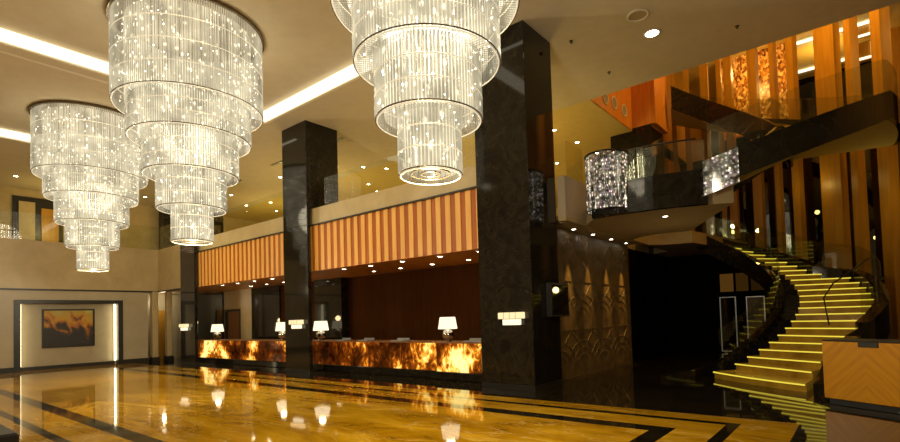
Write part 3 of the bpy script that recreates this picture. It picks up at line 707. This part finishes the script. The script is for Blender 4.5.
# black stone end blocks between stringer and lit steps
for i in range(1, NS + 1):
    a0, a1 = 122 + 6 * (i - 1), 122 + 6 * i + .5; z = RIS * i
    A, C_ = pin(i), pin(i + 1)
    poly = [P(2.92, a0), A, C_, P(2.92, a1)]
    ar = sum(poly[k][0] * poly[(k + 1) % 4][1] - poly[(k + 1) % 4][0] * poly[k][1] for k in range(4))
    if ar < 0: poly = poly[::-1]
    m = MB(); m.prism(poly, max(0, z - .32), z + .01); part('end_block', m, M['black'], st)
pre = [[(.62, -12.75, 0), (.92, -12.72, 0), (.92, -12.72, .2), (.62, -12.75, .2)], [(.56, -13.5, 0), (.82, -13.6, 0), (.82, -13.6, .45), (.56, -13.5, .45)],
       [(.38, -14.3, 0), (.66, -14.4, 0), (.66, -14.4, .8), (.38, -14.3, .8)], [(.1, -15.0, 0), (.40, -15.08, 0), (.40, -15.08, 1.08), (.1, -15.0, 1.08)]]
stringer(lambda a: ro(a) + .03, lambda a: ro(a) + .33, 156, 272, .2, -.6, 'outer_stringer', M['black'], st, pre=pre)
# underside of the flight
rows = []
for k in range(39):
    a = 158 + 114 * k / 38; z = ang_z(a); zz = max(.02, z - .52)
    q = ro(a) + .05; rows.append([P(2.9, a, zz), P(q, a, zz), P(q, a, zz + .12), P(2.9, a, zz + .12)])
m = MB(); m.wallstrip(rows); part('soffit', m, M['blackmat'], st)
# handrails and glass of the lower flight
def rail(r, a0, a1, dz, root, zf, pre=(), rad=.028):
    pts = list(pre) + [P(r, a0 + (a1 - a0) * k / 40, zf(a0 + (a1 - a0) * k / 40) + dz) for k in range(41)]
    m = MB(); m.tube(pts, rad, 8); return part('handrail', m, M['metal'], root)
def curved_glass(rr, a0, a1, d0, d1, root, zf, mat, step=12, th=.012):
    a = a0
    while a < a1 - .1:
        b = min(a + step, a1); rows = []
        for k in range(5):
            t = a + .15 + (b - a - .3) * k / 4; z = zf(t); r = rr(t) if callable(rr) else rr
            rows.append([P(r - th, t, z + d0), P(r + th, t, z + d0), P(r + th, t, z + d1), P(r - th, t, z + d1)])
        m = MB(); m.wallstrip(rows); part('glass_pane', m, mat, root); a = b
gb = empty('stair_balustrade', (*P(2.8, 150), 0), 0, 'curved glass balustrade on the inner edge of the lower staircase', 'balustrade', 'glass balustrades of the staircases')
curved_glass(2.82, 124, 272, .14, 1.0, gb, ang_z, M['glassR'])
gb = empty('stair_balustrade', (*P(5.2, 160), 0), 0, 'curved glass balustrade on the outer edge of the lower staircase', 'balustrade', 'glass balustrades of the staircases')
curved_glass(lambda a: ro(a) + .18, 156, 272, .2, 1.0, gb, ang_z, M['glassR'])
# rounded dark edge profile where the outer glass begins
def zz(a): return ang_z(a)
prof = [(4.45, 156, .12), (4.40, 156, .5), (4.32, 157, .80), (4.42, 161, 1.05), (4.7, 168, 1.2), (4.98, 176, 1.28)]
m = MB(); m.tube([P(r_, a_, ang_z(a_) + d_) for r_, a_, d_ in prof], .018, 6); part('glass_edge', m, M['metal'], gb)

# ------------------------------------------------------------------ curved landing and upper flight
def z2(a): return 4.83 + .0355 * (a - 111) if a < 162 else (6.64 if a < 190 else 6.64 + .04 * (a - 190))
ld = empty('curved_landing', (*P(4.5, 90), 4.3), 0, 'curved first floor landing with a polished black edge and brown underside', 'landing')
A_out = [P(5.45, a) for a in range(86, 119, 2)]
poly = [(6.1, -13.1), (5.42, -12.2)] + A_out + [P(1.5, a) for a in range(118, -96, -6)] + [P(6.9, a) for a in range(-98, -46, 6)] + [(6.2, -21.1), (6.05, -17.6)]
ar = sum(poly[k][0] * poly[(k + 1) % len(poly)][1] - poly[(k + 1) % len(poly)][0] * poly[k][1] for k in range(len(poly)))
if ar < 0: poly = poly[::-1]
from mathutils.geometry import tessellate_polygon
m = MB(); n = len(poly); tri = tessellate_polygon([[Vector((x, y, 0)) for x, y in poly]])
for z, fl_ in ((4.25, True), (4.68, False)):
    vs = [(x, y, z) for x, y in poly]; fs = []
    for t in tri:
        a_, b_, c_ = [Vector((*poly[q], 0)) for q in t]; up_ = (b_ - a_).cross(c_ - a_).z > 0
        fs.append(tuple(t) if up_ != fl_ else tuple(t)[::-1])
    m.add(vs, fs)
m.add([(x, y, 4.25) for x, y in poly] + [(x, y, 4.68) for x, y in poly], [(i, (i + 1) % n, n + (i + 1) % n, n + i) for i in range(n)])
part('slab', m, M['soffit'], ld)
rows = [[(x0, y0, 4.24), (x1, y1, 4.24), (x1, y1, 5.05), (x0, y0, 5.05)] for (x0, y0), (x1, y1) in [(P(5.46, a), P(5.60, a)) for a in range(84, 113, 2)]]
m = MB(); m.wallstrip(rows); part('fascia', m, M['black'], ld)
gb = empty('landing_balustrade', (*P(5.5, 90), 5.05), 0, 'curved glass balustrade with dark rail on the black edged landing', 'balustrade', 'glass balustrades of the staircases')
curved_glass(5.53, 88, 112, 0, .72, gb, lambda a: 5.05, M['glassR'], 8)
m = MB(); m.tube([P(5.53, 88 + k * 2, 5.80) for k in range(0, 12)], .022, 8); part('handrail', m, M['metal'], gb)

uf = empty('upper_staircase', (*P(4.5, 140), 4.8), 0, 'upper curved flight with a broad black side sweeping up to the right', 'staircase')
R2 = 5.8
stringer(R2 - .12, R2, 112, 286, .35, -.33, 'outer_stringer', M['black'], uf, zf=z2, n=87)
stringer(3.2, 3.32, 116, 286, .35, -.55, 'inner_stringer', M['black'], uf, zf=z2, n=80)
rows = []
for k in range(85):
    a = 112 + 174 * k / 84; z = z2(a) - .34
    rows.append([P(3.3, a, z), P(R2 - .1, a, z), P(R2 - .1, a, z + .1), P(3.3, a, z + .1)])
m = MB(); m.wallstrip(rows); part('soffit', m, M['ceil_y'], uf)
for k in range(31):
    a0 = 118 + 5.4 * k; a1 = a0 + 5.5; z = z2(a0) + .09
    m = MB(); m.prism([P(3.32, a0), P(R2 - .12, a0), P(R2 - .12, a1), P(3.32, a1)], z - .2, z); part('step', m, M['riser'], uf)
gb = empty('upper_stair_balustrade', (*P(5.7, 150), 5.5), 0, 'curved glass balustrade above the broad black side of the upper flight', 'balustrade', 'glass balustrades of the staircases')
curved_glass(R2 - .06, 112, 286, .35, 1.15, gb, z2, M['glassR'])

gb = empty('upper_stair_balustrade', (*P(3.26, 240), 8), 0, 'curved glass balustrade on the inner edge of the topmost flight', 'balustrade', 'glass balustrades of the staircases')
curved_glass(3.26, 200, 286, .35, 1.2, gb, z2, M['glass'])

# chandelier reflections by the landing, built as a glowing drum and panel
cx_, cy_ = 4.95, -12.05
e = empty('reflection_drum', (cx_, cy_, 4.3), 0, 'added drum with a dark rim, imitating a chandelier reflection at the corner of the curved landing', 'imitated reflection')
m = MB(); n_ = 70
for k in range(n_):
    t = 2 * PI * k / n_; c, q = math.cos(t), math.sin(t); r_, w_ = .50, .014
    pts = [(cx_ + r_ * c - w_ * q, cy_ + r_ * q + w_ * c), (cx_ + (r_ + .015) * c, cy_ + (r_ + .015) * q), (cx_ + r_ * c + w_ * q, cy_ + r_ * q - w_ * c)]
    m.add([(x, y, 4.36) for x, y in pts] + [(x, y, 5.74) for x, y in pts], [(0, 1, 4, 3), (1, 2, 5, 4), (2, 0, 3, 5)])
part('reflection_rods', m, M['mirrored_sparkle'], e)
m = MB(); m.lathe([(.34, 4.4), (.34, 5.7)], (cx_, cy_, 0), 32); part('inner_sleeve', m, M['mirrored_sparkle'], e)
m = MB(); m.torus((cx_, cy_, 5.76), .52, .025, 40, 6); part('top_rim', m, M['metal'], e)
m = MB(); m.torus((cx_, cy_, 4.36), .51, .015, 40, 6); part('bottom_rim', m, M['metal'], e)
e = empty('reflection_panel', (*P(5.84, 114.5), 4.6), 0, 'added curved panel imitating a chandelier reflection on the start of the broad black stair side', 'imitated reflection')
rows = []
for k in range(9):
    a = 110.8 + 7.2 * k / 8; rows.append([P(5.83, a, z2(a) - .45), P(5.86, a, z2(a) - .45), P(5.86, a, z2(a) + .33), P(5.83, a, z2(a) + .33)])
m = MB(); m.wallstrip(rows); part('reflection_face', m, M['mirrored_sparkle'], e)

# ------------------------------------------------------------------ void lining, fins, far walls
g = MB(); g.box(6.86, 7.2, -19.45, -15.6, 8.96, 14); g.box(6.17, 7.2, -19.65, -19.45, 9.06, 14); g.box(5.95, 6.17, -21.0, -19.45, 9.06, 14)
struct('wall_void_lining', g, M['woodpanel'])
for y, z, l in ((-16.84, 9.42, 'round grille on the orange wood lining, nearest the ceiling corner'), (-17.66, 9.50, 'round grille in the middle of the row on the orange wood lining'), (-18.63, 9.51, 'round grille on the orange wood lining nearest the black column')):
    e = empty('round_grille', (6.86, y, z), 0, l, 'grille', 'round grilles on the orange wood lining')
    for nm, prof, mt in (('ring', [(.24, 0), (.24, .03), (.19, .03), (.19, 0)], M['white_trim']), ('mesh_disc', [(.001, .012), (.19, .012)], M['grey'])):
        a = MB(); a.lathe(prof, (0, 0, 0), 28, closed=(nm == 'ring')); a.v = [(-c_, a_, b_) for a_, b_, c_ in a.v]; a.build(nm, mt, e)
g = MB(); g.box(6.9, 34, -15.9, -15.6, ZC + .5, 14); g.box(-9, 6.9, -15.7, -15.6, ZC + .45, 14); struct('wall_void_front', g, M['soffit'])
g = MB(); g.box(-9, 7.2, -40, -15.6, 14, 14.3); struct('ceiling_void', g, M['ceil_y'])
g = MB(); g.box(6.9, 7.2, -32, -21.0, 4.7, 14); struct('wall_void_side', g, M['woodfin'])
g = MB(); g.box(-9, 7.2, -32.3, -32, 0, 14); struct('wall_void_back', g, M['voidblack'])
# cove lights of the high ceiling
for i, (y, x0, x1, l) in enumerate(((-27.3, -1.2, 4.2, 'nearer long cove light in the high ceiling behind the timber fins'), (-30.7, -1.2, 4.2, 'farther long cove light in the high ceiling behind the timber fins'))):
    e = empty('ceiling_cove', ((x0 + x1) / 2, y, 14), 0, l, 'cove light', 'cove lights behind the fins')
    a = MB(); a.box(x0, x1, y - .05, y + .05, 13.86, 13.96); part('light_strip', a, M['cove'], e)
    a = MB(); a.box(x0, x1, y - .5, y - .05, 13.90, 14.0); part('ledge', a, M['white_trim'], e)
for i, (x, z, l) in enumerate(((-.45, 13.75, 'upper square wall light frame behind the right hand fins'), (-.45, 12.75, 'lower square wall light frame behind the right hand fins'))):
    e = empty('light_frame', (x, -27.4, z), 0, l, 'wall light', 'square light frames behind the fins')
    a = MB()
    for (u0, u1, v0, v1) in ((-.33, .33, -.36, -.28), (-.33, -.25, -.28, .36)): a.box(x + u0, x + u1, -27.42, -27.36, z + v0, z + v1)
    part('light_strip', a, M['cove'], e)
    a = MB(); a.box(x - .36, x + .36, -27.5, -27.42, z - .4, z + .4); part('backing', a, M['woodfin'], e)
g = MB(); g.box(-6, -.9, -29.0, -28.9, 9, 14); struct('wall_void_panel', g, M['woodfin'])

def mosaic_mat():
    m, nt, out = newmat('bronze_mosaic'); co = coords(nt, (1, 1, .6))
    v = N(nt, 'ShaderNodeTexVoronoi'); v.inputs['Scale'].default_value = 13; nt.links.new(co, v.inputs['Vector'])
    sc_ = N(nt, 'ShaderNodeSeparateColor'); nt.links.new(v.outputs['Color'], sc_.inputs[0])
    rp = ramp(nt, [(.0, (.12, .03, .004)), (.45, (.42, .14, .015)), (.75, (.75, .38, .06)), (1, (1, .72, .25))], sc_.outputs[0])
    b = N(nt, 'ShaderNodeBsdfPrincipled'); b.inputs['Roughness'].default_value = .3; nt.links.new(rp.outputs[0], b.inputs['Base Color'])
    nt.links.new(rp.outputs[0], b.inputs['Emission Color']); b.inputs['Emission Strength'].default_value = .12
    bp = N(nt, 'ShaderNodeBump'); bp.inputs['Strength'].default_value = .6; nt.links.new(sc_.outputs[0], bp.inputs['Height']); nt.links.new(bp.outputs[0], b.inputs['Normal'])
    nt.links.new(b.outputs[0], out.inputs[0]); return m
e = empty('mosaic_screen', (3.5, -27, 9.4), 0, 'glittering bronze mosaic screen behind the upper timber fins', 'screen')
a = MB(); a.box(2.05, 5.15, -27.06, -27, 10.2, 14); part('mosaic_panel', a, mosaic_mat(), e)
a = MB(); a.box(1.97, 2.05, -27.1, -26.95, 10.1, 14); a.box(5.15, 5.23, -27.1, -26.95, 10.1, 14); a.box(1.97, 5.23, -27.1, -26.95, 10.1, 10.2); part('frame', a, M['woodpanel'], e)

fins = [(-75, 1.7), (-80, 2.0), (-86.6, 2.8), (-91.9, 1.6), (-95.2, 2.7), (-103.8, 3.0), (-110.8, 1.5), (-117.2, 2.4), (-129.4, 7.0), (-138.1, 2.4), (-149.3, 4.2)]
names = ['first narrow timber fin, next to the black column behind the landing', 'second narrow timber fin from the black column behind the landing', 'third timber fin from the black column behind the landing', 'slim timber fin just before the mosaic screen', 'timber fin in front of the left part of the mosaic screen', 'timber fin in front of the middle of the mosaic screen', 'slimmest timber fin in front of the right part of the mosaic screen', 'timber fin at the right edge of the mosaic screen', 'broad timber fin, by far the widest of the row', 'slender timber fin between the widest fin and the outermost one', 'outermost timber fin at the right end of the row']
for (a_, w_), l in zip(fins, names):
    zb = 4.69 if a_ > -98 else (3.41 if a_ > -120 else 0)
    wd = 6.5 * R(w_); c = P(6.5, a_)
    m = MB(); m.obox((0, 0), wd, .30, 0, 13.98 - zb, R(a_) + PI / 2)
    e = empty('timber_fin', (*c, zb), 0, l, 'fin', 'tall timber fins behind the stairs')
    m.build('board', M['woodfin'], e)
    m = MB(); m.obox((0, 0), wd + .06, .36, 0, .12, R(a_) + PI / 2); m.build('shoe', M['metal'], e)
# smoked glass screen behind the fins, its frame
for i, (x0, x1) in enumerate(((-6, -2.5), (-2.5, .2), (.2, 2.9), (2.9, 5.4))):
    g = MB(); g.box(x0 + .04, x1 - .04, -26.03, -26, 2.9, 8.6); o = struct('window_%d' % (i + 1), g, M['glassD'])
    g = MB(); g.box(x0 - .04, x0 + .04, -26.08, -25.96, 0, 8.8); g.box(x0 - .0, x1, -26.08, -25.96, 8.6, 8.7); g.box(x0, x1, -26.08, -25.96, 2.82, 2.9); g.build('window_frame', M['metal'], o)
g = MB(); g.box(-9, 6.9, -26.3, -26.1, 0, 2.82); struct('wall_stair_back', g, M['blackfloor'])
g = MB(); g.box(-9, 6.9, -29.5, -26.1, 8.75, 9.1); struct('floor_upper', g, M['blackmat'])
# glazed doors under the stair
DY = -23.2
M['doortrim'] = plain('pale_door_trim', (.55, .50, .42), .3, .2, noise=.03, emit=(1, .95, .85), es=.07)
for i, (x0, x1, z1) in enumerate(((4.21, 4.76, 2.30), (3.17, 3.77, 2.28))):
    y = DY; g = MB(); g.box(x0, x1, y - .02, y, .08, z1); o = struct('door_%d' % (5 + i), g, M['glassD'])
    g = MB(); b_ = .03
    g.box(x0 - b_, x0, y - .03, y + .03, .05, z1 + b_); g.box(x1, x1 + b_, y - .03, y + .03, .05, z1 + b_); g.box(x0, x1, y - .03, y + .03, z1, z1 + b_); g.box(x0, x1, y - .03, y + .03, .05, .08)
    g.build('door_frame', M['doortrim'], o)
    g = MB(); g.tube([(x0 + .06, y + .06, 1.0), (x0 + .06, y + .06, 1.5)], .012); g.build('handle', M['chrome'], o)
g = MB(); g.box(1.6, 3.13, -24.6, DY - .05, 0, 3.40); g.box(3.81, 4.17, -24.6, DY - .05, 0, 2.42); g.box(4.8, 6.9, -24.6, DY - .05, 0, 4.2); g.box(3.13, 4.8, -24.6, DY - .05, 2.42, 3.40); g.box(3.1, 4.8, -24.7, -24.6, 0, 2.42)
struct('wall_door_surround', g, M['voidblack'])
for i, (x0, x1) in enumerate(((4.25, 4.75), (3.7, 4.15), (3.0, 3.6))):
    g = MB(); g.box(x0, x1, DY - .05, DY - .02, 2.55, 3.3); struct('window_%d' % (5 + i), g, emis('amber_transom_%d' % i, (.45, .2, .03), (.16, .07, .04)[i], False))
g = MB(); g.box(6.9, 7.1, -24.6, -21.0, 4.2, 4.7); struct('wall_recess_top', g, M['blackmat'])

# ------------------------------------------------------------------ chevron desk
def chev_mat():
    m, nt, out = newmat('chevron_veneer'); tc = N(nt, 'ShaderNodeTexCoord'); sx = N(nt, 'ShaderNodeSeparateXYZ'); nt.links.new(tc.outputs['Object'], sx.inputs[0])
    ab = N(nt, 'ShaderNodeMath', operation='ABSOLUTE'); nt.links.new(sx.outputs[0], ab.inputs[0])
    sm = N(nt, 'ShaderNodeMath', operation='ADD'); nt.links.new(ab.outputs[0], sm.inputs[0])
    ng = N(nt, 'ShaderNodeMath', operation='MULTIPLY'); ng.inputs[1].default_value = 1.0; nt.links.new(sx.outputs[2], ng.inputs[0]); nt.links.new(ng.outputs[0], sm.inputs[1])
    df = N(nt, 'ShaderNodeMath', operation='SUBTRACT'); nt.links.new(ab.outputs[0], df.inputs[0]); nt.links.new(sx.outputs[2], df.inputs[1])
    cb = N(nt, 'ShaderNodeCombineXYZ')
    m1 = N(nt, 'ShaderNodeMath', operation='MULTIPLY'); m1.inputs[1].default_value = 12; nt.links.new(sm.outputs[0], m1.inputs[0]); nt.links.new(m1.outputs[0], cb.inputs[0])
    m2 = N(nt, 'ShaderNodeMath', operation='MULTIPLY'); m2.inputs[1].default_value = .8; nt.links.new(df.outputs[0], m2.inputs[0]); nt.links.new(m2.outputs[0], cb.inputs[1])
    nz = N(nt, 'ShaderNodeTexNoise'); nz.inputs['Scale'].default_value = 1; nz.inputs['Detail'].default_value = 3; nt.links.new(cb.outputs[0], nz.inputs['Vector'])
    rp = ramp(nt, [(.3, (.50, .20, .004)), (.7, (.66, .30, .010))], nz.outputs[0])
    b = N(nt, 'ShaderNodeBsdfPrincipled'); b.inputs['Roughness'].default_value = .3; nt.links.new(rp.outputs[0], b.inputs['Base Color'])
    nt.links.new(b.outputs[0], out.inputs[0]); return m
ax, ay, bx_, by_ = .66, -11.39, -1.15, -10.30
an = math.atan2(by_ - ay, bx_ - ax); L = math.hypot(bx_ - ax, by_ - ay)
Lm = math.hypot(0.0 - ax, -11.08 - ay)                      # seam position along the front
ox, oy = ax + math.cos(an) * Lm, ay + math.sin(an) * Lm
e = empty('concierge_desk', (ox, oy, 0), an, 'orange chevron veneer desk in front of the staircase foot', 'desk')
# local x runs along the front away from the stair side, local +y points to the back (away from camera) or front
back = 1 if Vector((-math.sin(an), math.cos(an))).dot(Vector((0, -1))) > 0 else -1
def lbox(x0, x1, y0, y1, z0, z1, bev=.01): m = MB(); m.bevbox(x0, x1, y0 * back, y1 * back, z0, z1, bev); return m
lbox(-Lm, L - Lm, 0, .62, .12, 1.16).build('chevron_panel', chev_mat(), e)
lbox(-Lm - .0, L - Lm, -.0, .66, 1.16, 1.19).build('desk_top', M['blackmat'], e)
lbox(-Lm + .05, L - Lm, .06, .6, 0, .12).build('plinth', M['blackmat'], e)
lbox(-.10, .22, -.012, .05, 1.08, 1.165, .004).build('name_plate', M['band'], e)
# low dark bench at the left edge of the hall
e = empty('low_bench', (10.2, -1.2, 0), 0, 'low black bench corner at the lower left edge', 'bench')
m = MB(); m.bevbox(9.4, 11.2, -1.62, -.7, .1, .37, .03); part('seat', m, M['blackmat'], e)
for x in (9.5, 11.1):
    for y in (-1.5, -.82): m = MB(); m.bevbox(x - .05, x + .05, y - .05, y + .05, 0, .1, .008); part('leg', m, M['metal'], e)

# ------------------------------------------------------------------ lights
def point(loc, e, col=(1, .78, .42), r=.3):
    l = bpy.data.lights.new('hall_and_fill_light', 'POINT'); l.energy = e; l.color = col; l.shadow_soft_size = r
    o = link(bpy.data.objects.new('hall_and_fill_light', l)); o.location = loc; return o
def spot(loc, tgt, e, col=(1, .72, .35), ang=60, r=.05, bl=.6):
    l = bpy.data.lights.new('spot_light', 'SPOT'); l.energy = e; l.color = col; l.spot_size = R(ang); l.spot_blend = bl; l.shadow_soft_size = r
    o = link(bpy.data.objects.new('spot_light', l)); o.location = loc
    o.rotation_euler = (Vector(tgt) - Vector(loc)).to_track_quat('-Z', 'Y').to_euler(); return o
WC = (1, .87, .61)
for x, y in ((4.86, -5.36), (12.98, -5.48), (21.3, -5.63)):
    point((x, y, 3.4), 380, WC, r=.2); point((x, y, 6.9), 620, WC, r=.8)
point((-4, -3, 7), 260, WC, r=.3)
for x in (8.9, 11.9, 14.2, 18.9, 22.0): spot((x, -11.9, ZG - .06), (x, -11.9, 0), 30, ang=110)
for y in (-13.0, -14.3, -15.7, -17.0): spot((6.28, y, 4.19), (6.62, y, 1.6), 420, col=(1, .58, .14), ang=24, r=.02, bl=.9)
point((4.2, -14.5, 2.6), 12, (1, .7, .3), .1)
WY = (1, .76, .26)
for p_, e_ in (((10.5, -16, 6.0), 150), ((15, -21, 6.0), 230), ((20.5, -15, 6.0), 190), ((27, -16, 6.0), 190), ((31, -7, 7.0), 80), ((24, -24, 6.0), 230), ((9, -13.5, 6.2), 40)): point(p_, e_, WY, .1)  # point lights without fittings, added to brighten the gallery
for p_, e_ in (((1.5, -19.5, 12.8), 480), ((-3.5, -20.5, 11.5), 200), ((3.5, -25.5, 12.6), 120), ((1, -28.5, 13), 140)): point(p_, e_, (1, .58, .14), .2)  # unseen points without fittings, added to light fins and upper hall
for p_, e_ in (((1.6, -22.4, 6.4), 10), ((-.6, -19.5, 5.2), 14)): point(p_, e_, (1, .72, .18), .1)  # two weaker points, likewise added, for the lower fins
spot((-1.0, -6.5, 8.9), (-.1, -11.0, .7), 900, (1, .74, .30), 26, .15)  # spot without a fitting, added to brighten the chevron desk

point((30.2, -11.2, 3.2), 30, WC, .1)  # bare point light added to brighten the corridor opening
w = bpy.data.worlds.new('world'); SC.world = w; w.use_nodes = True
w.node_tree.nodes['Background'].inputs[0].default_value = (.02, .015, .008, 1); w.node_tree.nodes['Background'].inputs[1].default_value = .5
SC.view_settings.view_transform = 'Standard'; SC.view_settings.look = 'None'; SC.view_settings.exposure = 0
SC.cycles.use_denoising = True
SC.cycles.max_bounces = 8; SC.cycles.transparent_max_bounces = 24; SC.cycles.diffuse_bounces = 3; SC.cycles.glossy_bounces = 4
SC.cycles.sample_clamp_indirect = 6; SC.cycles.caustics_reflective = False; SC.cycles.caustics_refractive = False
